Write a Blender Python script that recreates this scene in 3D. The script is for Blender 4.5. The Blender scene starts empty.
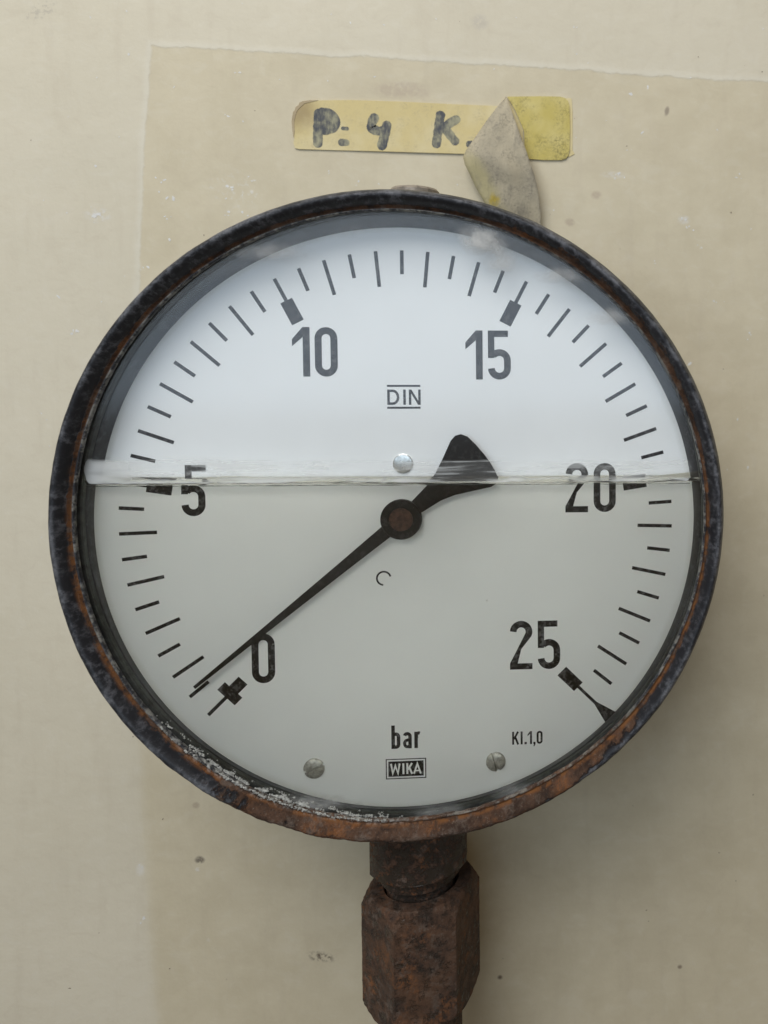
import bpy, bmesh, math, random
from mathutils import Matrix, Vector, noise
random.seed(7)
MM = 0.001
sc = bpy.context.scene

# ------------------------------------------------------------------ camera
cam_d = bpy.data.cameras.new('camera')
cam = bpy.data.objects.new('camera', cam_d)
sc.collection.objects.link(cam)
CF = 800.0                                   # focal length in pixels of a 768 px wide frame
PPX, PPY = 660.3, 394.6                      # optical centre (the photo is an off-centre crop)
CR = Vector((0.99655, -0.08289, 0.00350))
CW = Vector((0.08296, 0.99534, -0.04919))
CU = Vector((0.00059, 0.04931, 0.99878))
CC = Vector((48.54, -203.77, 42.66))
m = Matrix.Identity(4)
for i in range(3):
    m[i][0] = CR[i]; m[i][1] = CU[i]; m[i][2] = -CW[i]; m[i][3] = CC[i] * MM
cam.matrix_world = m
cam_d.sensor_fit = 'HORIZONTAL'
cam_d.sensor_width = 36.0
cam_d.lens = 36.0 * CF / 768.0
cam_d.shift_x = (384 - PPX) / 768.0
cam_d.shift_y = (PPY - 512) / 768.0
cam_d.clip_start = 0.01
cam_d.clip_end = 50
cam_d.dof.use_dof = True
cam_d.dof.focus_distance = 0.207
cam_d.dof.aperture_fstop = 24.0
sc.camera = cam


def at(u, v, Y):
    """photo pixel -> point (mm) on the vertical plane Y"""
    r = CR * ((u - PPX) / CF) + CW - CU * ((v - PPY) / CF)
    return CC + r * ((Y - CC.y) / r.y)


# ------------------------------------------------------------------ light
world = bpy.data.worlds.new('World')
sc.world = world
world.use_nodes = True
bg = world.node_tree.nodes['Background']
bg.inputs[0].default_value = (1.0, 0.74, 0.43, 1)      # dim warm room
bg.inputs[1].default_value = 0.115



def area_light(name, loc, target, sx, sy, watts, col):
    l = bpy.data.lights.new(name, 'AREA')
    l.shape = 'RECTANGLE'
    l.size, l.size_y, l.energy, l.color = sx, sy, watts, col
    o = bpy.data.objects.new(name, l)
    sc.collection.objects.link(o)
    o.location = loc
    o.rotation_euler = (Vector(target) - Vector(loc)).to_track_quat('-Z', 'Y').to_euler()
    return o


# area lights standing in for unseen windows: high one, up and to the left, the main light; low bluish one behind the viewer, added to show in the glass
area_light('high_key_light', (-0.17, -0.52, 0.68), (0, 0.05, 0), 0.66, 0.52, 5.9, (1.0, 0.985, 0.97))
area_light('low_reflection_light', (-0.17, -0.66, 0.135), (-0.17, 0.0, 0.135), 0.80, 0.30, 1.75, (0.66, 0.82, 1.0))

sc.view_settings.view_transform = 'Standard'
sc.view_settings.look = 'None'
sc.view_settings.exposure = 0.0
sc.view_settings.gamma = 1.0
sc.view_settings.use_curve_mapping = False
sc.render.engine = 'CYCLES'
sc.cycles.use_denoising = True
sc.cycles.use_adaptive_sampling = True
sc.cycles.adaptive_threshold = 0.015
sc.cycles.max_bounces = 24
sc.cycles.diffuse_bounces = 12
sc.cycles.glossy_bounces = 12
sc.cycles.transmission_bounces = 20
sc.cycles.transparent_max_bounces = 24
sc.cycles.sample_clamp_indirect = 0
sc.cycles.blur_glossy = 0.0


# ------------------------------------------------------------------ node helper
class NT:
    def __init__(self, name):
        self.mat = bpy.data.materials.new(name)
        self.mat.use_nodes = True
        self.t = self.mat.node_tree
        self.t.nodes.clear()
        self.out = self.n('ShaderNodeOutputMaterial')

    def n(self, kind, **kw):
        nd = self.t.nodes.new(kind)
        for k, v in kw.items():
            setattr(nd, k, v)
        return nd

    def put(self, sock, v):
        if v is None:
            return
        if isinstance(v, bpy.types.NodeSocket):
            self.t.links.new(v, sock)
        else:
            if isinstance(v, (tuple, list)) and len(v) == 3 and sock.type == 'RGBA':
                v = (*v, 1)
            sock.default_value = v

    def pos(self):
        """object-space position in mm"""
        tc = self.n('ShaderNodeTexCoord')
        return self.vm('SCALE', tc.outputs['Object'], scale=1000.0)

    def wpos(self):
        g = self.n('ShaderNodeNewGeometry')
        return self.vm('SCALE', g.outputs['Position'], scale=1000.0)

    def vm(self, op, a, b=None, scale=None):
        nd = self.n('ShaderNodeVectorMath', operation=op)
        self.put(nd.inputs[0], a)
        if b is not None: self.put(nd.inputs[1], b)
        if scale is not None: self.put(nd.inputs['Scale'], scale)
        return nd.outputs['Value'] if op in ('LENGTH', 'DISTANCE', 'DOT_PRODUCT') else nd.outputs[0]

    def m(self, op, a, b=None, c=None, clamp=False):
        nd = self.n('ShaderNodeMath', operation=op, use_clamp=clamp)
        self.put(nd.inputs[0], a)
        if b is not None: self.put(nd.inputs[1], b)
        if c is not None: self.put(nd.inputs[2], c)
        return nd.outputs[0]

    def sep(self, v):
        nd = self.n('ShaderNodeSeparateXYZ')
        self.put(nd.inputs[0], v)
        return nd.outputs

    def comb(self, x, y, z):
        nd = self.n('ShaderNodeCombineXYZ')
        for i, v in enumerate((x, y, z)): self.put(nd.inputs[i], v)
        return nd.outputs[0]

    def noise(self, vec, scale, detail=4, rough=0.55, dist=0.0):
        nd = self.n('ShaderNodeTexNoise')
        self.put(nd.inputs['Vector'], vec)
        nd.inputs['Scale'].default_value = scale
        nd.inputs['Detail'].default_value = detail
        nd.inputs['Roughness'].default_value = rough
        nd.inputs['Distortion'].default_value = dist
        return nd.outputs[0]

    def vor(self, vec, scale, feature='F1', out='Distance'):
        nd = self.n('ShaderNodeTexVoronoi', feature=feature)
        self.put(nd.inputs['Vector'], vec)
        nd.inputs['Scale'].default_value = scale
        return nd.outputs[out]

    def step(self, v, lo, hi, a=0.0, b=1.0):
        nd = self.n('ShaderNodeMapRange', interpolation_type='SMOOTHSTEP')
        self.put(nd.inputs[0], v)
        for i, k in enumerate((lo, hi, a, b)): self.put(nd.inputs[i + 1], k)
        return nd.outputs[0]

    def mix(self, f, a, b, blend='MIX'):
        nd = self.n('ShaderNodeMix', data_type='RGBA', blend_type=blend)
        self.put(nd.inputs[0], f)
        self.put(nd.inputs[6], a)
        self.put(nd.inputs[7], b)
        return nd.outputs[2]

    def bump(self, h, dist, strength=1.0, nrm=None):
        nd = self.n('ShaderNodeBump')
        nd.inputs['Strength'].default_value = strength
        nd.inputs['Distance'].default_value = dist * MM
        self.put(nd.inputs['Height'], h)
        if nrm is not None: self.put(nd.inputs['Normal'], nrm)
        return nd.outputs[0]

    def bsdf(self, col, rough=0.5, metal=0.0, nrm=None, spec=0.5, **kw):
        nd = self.n('ShaderNodeBsdfPrincipled')
        self.put(nd.inputs['Base Color'], col)
        self.put(nd.inputs['Roughness'], rough)
        self.put(nd.inputs['Metallic'], metal)
        self.put(nd.inputs['Specular IOR Level'], spec)
        if nrm is not None: self.put(nd.inputs['Normal'], nrm)
        for k, v in kw.items(): self.put(nd.inputs[k], v)
        return nd.outputs[0]

    def mixs(self, f, a, b):
        nd = self.n('ShaderNodeMixShader')
        self.put(nd.inputs[0], f)
        self.t.links.new(a, nd.inputs[1]); self.t.links.new(b, nd.inputs[2])
        return nd.outputs[0]

    def done(self, sh):
        self.t.links.new(sh, self.out.inputs[0])
        return self.mat


def inv(t, v): return t.m('SUBTRACT', 1.0, v)


# ------------------------------------------------------------------ materials
WALL_Y = 52.0
OX, OZ = 0.55, 1.5                            # the bezel sits a little off the dial centre
MAT = {}


def mat_wall():
    t = NT('wall_paint')
    p = t.pos()
    x, y, z = t.sep(p)
    wob = t.m('MULTIPLY', t.m('SUBTRACT', t.noise(p, 0.05, 5, 0.6), 0.5), 3.5)
    fine = t.m('MULTIPLY', t.m('SUBTRACT', t.noise(p, 0.6, 3), 0.5), 1.2)
    # darker tan coat inside an older lighter one: left edge and top edge
    zz = t.m('ADD', z, 60.0)
    xb = t.m('MULTIPLY_ADD', t.m('MULTIPLY', zz, zz), 2.45e-4, -92.3)
    dx = t.m('ADD', t.m('SUBTRACT', x, xb), t.m('ADD', fine, t.m('MULTIPLY', wob, 0.4)))
    zt = t.m('MULTIPLY_ADD', x, -0.027, 132.4)
    dz = t.m('ADD', t.m('SUBTRACT', zt, z), t.m('ADD', wob, fine))
    soft = t.step(z, 40.0, -90.0, 0.5, 3.0)                 # the coat's edge is feathered lower down
    inside = t.m('MULTIPLY', t.step(t.m('DIVIDE', dx, soft), -1.0, 1.0), t.step(dz, -0.5, 0.5))
    edge = t.m('MULTIPLY', t.step(t.m('ABSOLUTE', t.m('MINIMUM', dx, dz)), 1.3, 0.0), 0.22)
    big = t.noise(p, 0.012, 4, 0.6)
    stre = t.noise(t.vm('MULTIPLY', p, (0.35, 1.0, 0.05)), 0.6, 4, 0.6)
    mid = t.noise(p, 0.06, 5, 0.65)
    outer = t.mix(t.step(big, 0.3, 0.7), (0.685, 0.63, 0.49), (0.725, 0.67, 0.53))
    inner = t.mix(t.step(mid, 0.3, 0.7), (0.63, 0.56, 0.40), (0.685, 0.615, 0.45))
    col = t.mix(inside, outer, inner)
    ridge = t.m('MULTIPLY', t.m('MULTIPLY', t.step(t.m('MINIMUM', dx, dz), -2.6, -0.6), t.step(t.m('MINIMUM', dx, dz), 0.2, -0.4)), t.step(z, -20.0, 60.0, 0.05, 0.26))
    col = t.mix(ridge, col, (0.80, 0.78, 0.68))  # highlight along the coat's raised edge, put into the colour
    dab = t.noise(t.vm('MULTIPLY', p, (1.0, 1.0, 1.6)), 0.16, 5, 0.7, 0.8)
    col = t.mix(t.m('MULTIPLY', t.step(dab, 0.50, 0.68), 0.09), col, (0.86, 0.84, 0.76))
    col = t.mix(t.m('MULTIPLY', t.step(dab, 0.48, 0.32), 0.09), col, (0.46, 0.38, 0.28))
    col = t.mix(t.m('MULTIPLY', t.step(stre, 0.5, 0.75), 0.16), col, (0.52, 0.45, 0.34))
    # rough plaster: roller texture
    # scuffs, light specks and dark specks
    d = t.vor(t.vm('ADD', p, t.vm('SCALE', t.n_noise3(p, 0.25), scale=2.0)), 0.055)
    keep = t.vor(p, 0.055, out='Color')
    kr = t.sep(keep)[0]
    sp = t.m('MULTIPLY', t.step(d, 0.055, 0.02), t.step(kr, 0.62, 0.66))
    sp = t.m('MULTIPLY', sp, t.step(t.noise(p, 1.1, 3), 0.38, 0.55))
    col = t.mix(t.m('MULTIPLY', sp, 0.55), col, (0.80, 0.78, 0.74))
    d2 = t.vor(t.vm('ADD', p, (31, 7, 13)), 0.04)
    k2 = t.sep(t.vor(t.vm('ADD', p, (31, 7, 13)), 0.04, out='Color'))[1]
    sp2 = t.m('MULTIPLY', t.step(d2, 0.022, 0.008), t.step(k2, 0.45, 0.5))
    col = t.mix(t.m('MULTIPLY', sp2, 0.6), col, (0.22, 0.18, 0.14))

    nb1 = t.m('MULTIPLY', t.m('SUBTRACT', t.noise(p, 0.3, 3), 0.5), 0.9)
    nb2 = t.noise(p, 0.75, 4, 0.65)

    def blob(col, u, v, ru, rv, c, amt, freq=0.5, lo=0.40, hi=0.6, ang=0.0):
        q = at(u, v, WALL_Y)
        ddx = t.m('SUBTRACT', x, q.x); ddz = t.m('SUBTRACT', z, q.z)
        ca, sa = math.cos(ang), math.sin(ang)
        a = t.m('DIVIDE', t.m('ADD', t.m('MULTIPLY', ddx, ca), t.m('MULTIPLY', ddz, sa)), ru)
        b = t.m('DIVIDE', t.m('SUBTRACT', t.m('MULTIPLY', ddz, ca), t.m('MULTIPLY', ddx, sa)), rv)
        r = t.m('SQRT', t.m('ADD', t.m('MULTIPLY', a, a), t.m('MULTIPLY', b, b)))
        r = t.m('ADD', r, nb1)
        k = t.m('MULTIPLY', t.step(r, 1.2, 0.45), t.step(nb2, lo, hi))
        return t.mix(t.m('MULTIPLY', k, amt), col, c)
    col = blob(col, 400, 90, 9, 2.6, (0.42, 0.32, 0.26), 0.35, 0.2, 0.2, 0.6)
    col = blob(col, 322, 957, 5, 1.7, (0.12, 0.10, 0.08), 0.75, 0.9, 0.45, 0.58, -0.25)
    col = blob(col, 200, 860, 1.6, 1.3, (0.13, 0.11, 0.09), 0.8, 0.9, 0.35, 0.5)
    col = blob(col, 196, 805, 1.2, 1.2, (0.35, 0.27, 0.2), 0.5, 0.9, 0.3, 0.5)
    col = blob(col, 500, 977, 1.0, 1.0, (0.10, 0.07, 0.05), 0.8, 0.9, 0.2, 0.4)
    col = blob(col, 680, 967, 0.9, 0.8, (0.18, 0.13, 0.1), 0.7, 0.9, 0.2, 0.4)
    col = blob(col, 98, 215, 4.5, 2.2, (0.76, 0.76, 0.74), 0.45, 0.7, 0.42, 0.62)
    col = blob(col, 235, 190, 9, 6, (0.76, 0.75, 0.70), 0.4, 0.6, 0.52, 0.66)
    col = blob(col, 684, 220, 2.2, 1.6, (0.76, 0.76, 0.74), 0.5, 0.7, 0.35, 0.6)
    col = blob(col, 614, 175, 4, 1.2, (0.74, 0.73, 0.70), 0.4, 0.7, 0.35, 0.6)
    col = blob(col, 667, 111, 0.8, 1.6, (0.25, 0.2, 0.16), 0.7, 0.7, 0.2, 0.4, -0.2)
    col = blob(col, 480, 22, 3, 2.5, (0.5, 0.46, 0.4), 0.4, 0.7, 0.35, 0.5)
    col = blob(col, 596, 195, 2.0, 1.4, (0.42, 0.33, 0.25), 0.5, 0.7, 0.3, 0.5)
    col = blob(col, 570, 222, 1.6, 1.2, (0.42, 0.33, 0.25), 0.5, 0.7, 0.3, 0.5)
    col = blob(col, 40, 12, 6, 2.5, (0.45, 0.42, 0.36), 0.5, 0.5, 0.48, 0.6, 0.5)
    col = blob(col, 140, 870, 1.5, 2.2, (0.78, 0.76, 0.7), 0.6, 0.7, 0.3, 0.5)
    h = t.m('ADD', t.m('MULTIPLY', t.noise(p, 0.22, 4, 0.55), 0.55), t.m('MULTIPLY', t.noise(p, 1.1, 3, 0.6), 0.16))
    h = t.m('ADD', h, t.m('MULTIPLY', inside, -0.25))
    h = t.m('ADD', h, t.m('MULTIPLY', ridge, 0.8))
    h = t.m('ADD', h, t.m('MULTIPLY', sp, 0.2))
    h = t.m('ADD', h, t.m('MULTIPLY', stre, 0.2))
    return t.done(t.bsdf(col, 0.62, nrm=t.bump(h, 0.35, 0.55), spec=0.35))


def n_noise3(self, vec, scale):
    nd = self.n('ShaderNodeTexNoise')
    self.put(nd.inputs['Vector'], vec)
    nd.inputs['Scale'].default_value = scale
    nd.inputs['Detail'].default_value = 3
    return self.vm('SUBTRACT', nd.outputs[1], (0.5, 0.5, 0.5))
NT.n_noise3 = n_noise3


def rust_layers(t, p, rust, dark=(0.020, 0.021, 0.025), grey=(0.145, 0.148, 0.165), greyamt=0.6):
    """flaking dark paint with grey scuffs, rust where `rust` (0..1) is high"""
    n1 = t.noise(p, 0.35, 6, 0.7)
    n2 = t.noise(t.vm('ADD', p, (50, 0, 9)), 0.85, 6, 0.75)
    n3 = t.noise(t.vm('ADD', p, (5, 70, 9)), 0.12, 4, 0.6)
    n4 = t.noise(t.vm('ADD', p, (5, 7, 91)), 2.6, 4, 0.7)
    scuff = t.m('MULTIPLY', t.step(n2, 0.45, 0.62), t.step(n1, 0.38, 0.58))
    paint = t.mix(t.m('MULTIPLY', scuff, greyamt), dark, grey)
    rc = t.mix(t.step(n1, 0.35, 0.65), (0.040, 0.022, 0.014), (0.105, 0.056, 0.034))
    rc = t.mix(t.m('MULTIPLY', t.step(n3, 0.5, 0.68), t.step(n2, 0.4, 0.6)), rc, (0.23, 0.09, 0.03))
    n5 = t.noise(t.vm('ADD', p, (15, 27, 1)), 0.28, 5, 0.75)
    rc = t.mix(t.m('MULTIPLY', t.step(n5, 0.50, 0.64), 0.55), rc, (0.17, 0.135, 0.11))
    rc = t.mix(t.m('MULTIPLY', t.step(n5, 0.46, 0.34), 0.7), rc, (0.022, 0.016, 0.014))
    rc = t.mix(t.m('MULTIPLY', t.step(n4, 0.58, 0.72), 0.6), rc, (0.26, 0.21, 0.17))
    rc = t.mix(t.m('MULTIPLY', t.step(n4, 0.42, 0.30), 0.8), rc, (0.02, 0.013, 0.01))
    k = t.m('ADD', rust, t.m('MULTIPLY', t.m('SUBTRACT', n1, 0.5), 1.5))
    k = t.m('ADD', k, t.m('MULTIPLY', t.m('SUBTRACT', n2, 0.5), 0.8))
    k = t.step(k, 0.42, 0.62)
    col = t.mix(k, paint, rc)
    rough = t.m('MULTIPLY_ADD', k, 0.42, t.m('MULTIPLY_ADD', n2, 0.35, 0.22))
    h = t.m('ADD', t.m('MULTIPLY', n2, t.m('MULTIPLY_ADD', k, 0.7, 0.12)), t.m('MULTIPLY', n4, t.m('MULTIPLY_ADD', k, 0.4, 0.06)))
    h = t.m('ADD', h, t.m('MULTIPLY', k, 0.25))
    return col, rough, h, k


def mat_bezel():
    t = NT('bezel_paint_rust')
    p = t.pos()
    x, y, z = t.sep(t.vm('SUBTRACT', p, (OX, 0, OZ)))
    R = t.m('SQRT', t.m('ADD', t.m('MULTIPLY', x, x), t.m('MULTIPLY', z, z)))
    cosb = t.m('DIVIDE', z, R)           # 1 at top, -1 at bottom
    sinb = t.m('DIVIDE', x, R)           # 1 at right
    bottom = t.step(cosb, -0.70, -0.97)
    lowright = t.m('MULTIPLY', t.step(cosb, -0.35, -0.75), t.step(sinb, 0.0, 0.3))
    crev = t.m('MULTIPLY', t.step(R, 77.75, 77.05), t.step(R, 76.3, 76.6))
    crev2 = t.m('MULTIPLY', t.step(R, 79.2, 78.0), t.step(R, 76.0, 76.4))
    upright = t.m('MULTIPLY', crev2, t.m('MULTIPLY', t.step(sinb, 0.1, 0.5), t.step(cosb, 0.1, 0.4)))
    rust = t.m('ADD', t.m('MULTIPLY', bottom, 0.80), t.m('MULTIPLY', crev, 0.72))
    rust = t.m('ADD', rust, t.m('MULTIPLY', upright, 0.45))
    rust = t.m('ADD', rust, t.m('MULTIPLY', lowright, t.m('MULTIPLY_ADD', t.step(R, 80.2, 77.8), 0.55, 0.0)))
    ps = t.comb(t.m('MULTIPLY', x, 0.66), t.m('ADD', R, y), t.m('MULTIPLY', z, 0.66))      # streaks follow the rim
    col, rough, h, k = rust_layers(t, ps, rust)
    crest = t.m('MULTIPLY', t.step(R, 78.6, 79.6), t.step(R, 81.3, 80.6))
    wn = t.noise(t.vm('ADD', p, (11, 4, 2)), 0.14, 6, 0.70)
    wear = t.m('MULTIPLY', t.m('MULTIPLY', crest, t.step(wn, 0.46, 0.62)), inv(t, k))
    wear = t.m('MULTIPLY', wear, t.step(t.noise(p, 1.0, 4, 0.7), 0.35, 0.6, 0.25, 0.9))
    col = t.mix(wear, col, (0.17, 0.175, 0.19))
    rough = t.m('MULTIPLY_ADD', wear, 0.2, rough)
    org = t.m('MULTIPLY', t.m('MULTIPLY', crev, t.step(t.noise(p, 0.45, 4, 0.6), 0.40, 0.6)), t.step(cosb, 0.35, -0.25, 0.2, 0.95))
    col = t.mix(org, col, (0.21, 0.085, 0.026))
    # thin lime line on the lip and whitish deposits in the lower left
    lip = t.m('MULTIPLY', t.step(R, 76.55, 76.35), t.step(R, 75.8, 75.95))
    lipn = t.step(t.noise(p, 0.5, 5, 0.7), 0.45, 0.62)
    col = t.mix(t.m('MULTIPLY', t.m('MULTIPLY', lip, lipn), 0.6), col, (0.34, 0.33, 0.29))
    ll = t.m('MULTIPLY', t.step(cosb, -0.55, -0.85), t.step(sinb, 0.10, -0.15))
    lim = t.m('MULTIPLY', t.m('MULTIPLY', ll, t.step(R, 77.4, 76.3)), t.step(t.noise(p, 0.9, 5, 0.7), 0.46, 0.58))
    col = t.mix(t.m('MULTIPLY', lim, 0.85), col, (0.50, 0.50, 0.47))
    h = t.m('ADD', h, t.m('MULTIPLY', lim, 0.6))
    return t.done(t.bsdf(col, rough, nrm=t.bump(h, 0.7, 1.0), spec=0.32))


def mat_rusty(name, amt, dark=(0.03, 0.028, 0.027), grey=(0.09, 0.09, 0.095), spec=0.4):
    t = NT(name)
    p = t.pos()
    col, rough, h, k = rust_layers(t, p, amt, dark, grey, 0.7)
    n = t.noise(t.vm('ADD', p, (3, 3, 3)), 0.09, 3, 0.6)
    col = t.mix(t.step(n, 0.38, 0.62), col, t.mix(0.38, col, (0.022, 0.019, 0.017)))
    if name == 'nut_rust': col = t.mix(t.step(t.noise(t.vm('ADD', p, (8, 1, 30)), 0.07, 3, 0.6), 0.42, 0.62, 0.0, 0.32), col, (0.15, 0.072, 0.035))
    return t.done(t.bsdf(col, rough, nrm=t.bump(h, 0.32, 0.85), spec=spec))


def mat_case():
    t = NT('case_paint')
    p = t.pos()
    col, rough, h, k = rust_layers(t, p, 0.1)
    return t.done(t.bsdf(col, rough, nrm=t.bump(h, 0.3, 0.6)))


def mat_dial():
    t = NT('dial_enamel')
    p = t.pos()
    n = t.noise(p, 0.05, 4, 0.6)
    col = t.mix(t.step(n, 0.3, 0.7), (0.885, 0.905, 0.925), (0.905, 0.925, 0.945))
    x, y, z = t.sep(p)
    R = t.m('SQRT', t.m('ADD', t.m('MULTIPLY', x, x), t.m('MULTIPLY', z, z)))
    rim = t.m('MULTIPLY', t.step(t.m('ADD', R, t.m('MULTIPLY', n, 3.0)), 74.5, 76.3), 0.35)
    col = t.mix(rim, col, (0.55, 0.55, 0.50))
    sp = t.step(t.vor(p, 0.09), 0.03, 0.012)
    kk = t.step(t.sep(t.vor(p, 0.09, out='Color'))[0], 0.8, 0.84)
    col = t.mix(t.m('MULTIPLY', t.m('MULTIPLY', sp, kk), 0.5), col, (0.45, 0.43, 0.4))
    return t.done(t.bsdf(col, 0.45, spec=0.3))


def mat_ink(name, base=(0.008, 0.008, 0.010), worn=(0.17, 0.17, 0.18), amt=0.7, faded=None):
    t = NT(name)
    p = t.wpos()
    n = t.noise(p, 0.75, 4, 0.7)
    n2 = t.noise(p, 0.18, 3, 0.6)
    k = t.m('MULTIPLY', t.step(n, 0.47, 0.62), t.step(n2, 0.35, 0.65, 0.25, 1.0))
    if faded:                                     # dry print above the liquid has gone grey, wet print stays black
        z = t.sep(p)[2]
        base = t.mix(t.step(t.m('ADD', z, t.m('MULTIPLY', t.m('SUBTRACT', n2, 0.5), 14.0)), 13.0, 27.0), base, faded)
    col = t.mix(t.m('MULTIPLY', k, amt), base, worn)
    return t.done(t.bsdf(col, 0.55, spec=0.12))


def mat_glass():
    t = NT('pane_glass')
    p = t.pos()
    x, y, z = t.sep(p)
    lw = t.n('ShaderNodeLayerWeight')
    lw.inputs['Blend'].default_value = 0.5
    f5 = t.m('POWER', lw.outputs['Facing'], 5.0)
    fr = t.m('MULTIPLY_ADD', f5, 0.94, 0.026)
    gl = t.n('ShaderNodeBsdfGlossy')
    gl.inputs['Roughness'].default_value = 0.12
    tr = t.n('ShaderNodeBsdfTransparent')
    tr.inputs['Color'].default_value = (0.985, 0.99, 0.985, 1)
    sh = t.mixs(fr, tr.outputs[0], gl.outputs[0])
    # dust and grime along the upper rim, a few smears
    R = t.m('SQRT', t.m('ADD', t.m('MULTIPLY', x, x), t.m('MULTIPLY', z, z)))
    n1 = t.noise(p, 0.10, 5, 0.65)
    n2 = t.noise(p, 0.5, 5, 0.7)
    n6 = t.noise(p, 0.35, 2, 0.5)
    upper = t.step(z, 42.0, 66.0)
    rim = t.m('MULTIPLY', t.step(t.m('ADD', R, t.m('MULTIPLY', t.m('SUBTRACT', n1, 0.5), 9.0)), 71.5, 75.5), upper)
    dust = t.m('MULTIPLY', rim, t.step(n2, 0.3, 0.7, 0.01, 0.085))

    def smear(cx, cz, rx, rz, amt, lo=0.35, hi=0.65):
        a = t.m('DIVIDE', t.m('SUBTRACT', x, cx), rx); b = t.m('DIVIDE', t.m('SUBTRACT', z, cz), rz)
        r = t.m('SQRT', t.m('ADD', t.m('MULTIPLY', a, a), t.m('MULTIPLY', b, b)))
        r = t.m('ADD', r, t.m('MULTIPLY', t.m('SUBTRACT', n1, 0.5), 1.2))
        return t.m('MULTIPLY', t.m('MULTIPLY', t.step(r, 1.1, 0.15), amt), t.step(n6, lo, hi, 0.35, 1.0))
    for a in ((21.5, 71.0, 6.5, 4.5, 0.75), (25.0, 66.0, 5.0, 4.0, 0.35), (42, 62.5, 9, 2.2, 0.3), (54, 52.5, 8, 3.0, 0.28),
              (-32, 67.5, 14, 2.5, 0.25), (31, -70, 10, 3, 0.30), (10, -74.5, 9, 2.5, 0.25), (-25, -70.5, 16, 2.4, 0.35)):
        dust = t.m('ADD', dust, smear(*a))
    film = t.m('MULTIPLY', t.step(t.noise(p, 0.03, 4, 0.6), 0.35, 0.7), 0.012)
    dust = t.m('ADD', dust, film, clamp=True)
    df = t.n('ShaderNodeBsdfDiffuse')
    df.inputs['Color'].default_value = (0.62, 0.62, 0.60, 1)
    sh = t.mixs(dust, sh, df.outputs[0])
    return t.done(sh)


def mat_liquid():
    t = NT('glycerine')
    g = t.n('ShaderNodeBsdfGlass')
    g.inputs['Color'].default_value = (0.996, 0.985, 0.945, 1)
    g.inputs['IOR'].default_value = 1.47
    g.inputs['Roughness'].default_value = 0.0
    return t.done(g.outputs[0])


def mat_plain(name, col, rough=0.5, metal=0.0, var=0.3, sc_=0.4, spec=0.5, bump=0.05):
    t = NT(name)
    p = t.wpos()
    n = t.noise(p, sc_, 5, 0.65)
    c2 = tuple(c * (1 - var) for c in col)
    c = t.mix(t.step(n, 0.35, 0.68), col, c2)
    return t.done(t.bsdf(c, t.m('MULTIPLY_ADD', n, 0.3, rough - 0.15), metal, t.bump(t.noise(p, sc_ * 3, 4, 0.7), bump, 0.6), spec))


def mat_gasket():
    t = NT('inner_ring_black')
    p = t.pos()
    n = t.noise(p, 0.5, 5, 0.7); n2 = t.noise(p, 0.1, 4, 0.6)
    col = t.mix(t.m('MULTIPLY', t.step(n, 0.46, 0.7), t.step(n2, 0.35, 0.6)), (0.012, 0.014, 0.019), (0.055, 0.06, 0.07))
    return t.done(t.bsdf(col, 0.5, nrm=t.bump(n, 0.04, 0.5)))


def mat_paper(name, a, b, c, grime=0.5, sc_=0.25):
    t = NT(name)
    p = t.wpos()
    n = t.noise(p, sc_, 5, 0.7); n2 = t.noise(p, 0.07, 3, 0.6); n3 = t.noise(p, 1.4, 4, 0.7)
    col = t.mix(t.step(n2, 0.35, 0.65), a, b)
    if name == 'cream_label':                     # browner towards the torn end
        q = at(300, 112, WALL_Y - 0.55)
        dd = t.m('ADD', t.vm('DISTANCE', p, tuple(q)), t.m('MULTIPLY', t.m('SUBTRACT', n, 0.5), 6.0))
        col = t.mix(t.m('MULTIPLY', t.step(dd, 8.0, 0.5), 0.75), col, (0.34, 0.25, 0.13))
    col = t.mix(t.m('MULTIPLY', t.m('MULTIPLY', t.step(n, 0.42, 0.7), t.step(n3, 0.38, 0.66)), grime), col, c)
    return t.done(t.bsdf(col, 0.6, nrm=t.bump(t.m('ADD', n3, n), 0.08, 0.6), spec=0.3))


def mat_marker():
    t = NT('faded_marker')
    p = t.wpos()
    n = t.noise(t.vm('MULTIPLY', p, (1.0, 1.0, 0.35)), 1.3, 4, 0.65); n2 = t.noise(p, 0.22, 3, 0.6)
    k = t.m('ADD', t.m('MULTIPLY', n, 0.45), t.m('MULTIPLY', n2, 0.65))
    col = t.mix(t.step(k, 0.42, 0.72), (0.10, 0.105, 0.115), (0.42, 0.40, 0.27))
    return t.done(t.bsdf(col, 0.7, spec=0.2))


MAT['wall'] = mat_wall()
MAT['bezel'] = mat_bezel()
MAT['case'] = mat_case()
MAT['nut'] = mat_rusty('nut_rust', 0.66, (0.046, 0.032, 0.022), (0.06, 0.044, 0.032))
MAT['stem'] = mat_rusty('stem_dark_steel', 0.48, (0.044, 0.033, 0.024), (0.075, 0.066, 0.056))
MAT['pipe'] = mat_rusty('pipe_rust', 0.7)
MAT['dial'] = mat_dial()
MAT['ink'] = mat_ink('dial_ink', faded=(0.062, 0.064, 0.072))
MAT['pointer'] = mat_ink('pointer_black', (0.012, 0.012, 0.013), (0.05, 0.05, 0.05), 0.6)
MAT['glass'] = mat_glass()
MAT['liquid'] = mat_liquid()
MAT['gasket'] = mat_gasket()
MAT['seal'] = mat_plain('grey_rubber_seal', (0.05, 0.055, 0.05), 0.6, 0, 0.6, 0.5, 0.4, 0.15)
MAT['steel'] = mat_plain('screw_steel', (0.58, 0.57, 0.53), 0.42, 0.6, 0.45, 0.9, 0.5, 0.05)
MAT['rivet'] = mat_plain('bright_rivet', (0.72, 0.72, 0.70), 0.3, 0.9, 0.3, 0.9, 0.5, 0.03)
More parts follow.
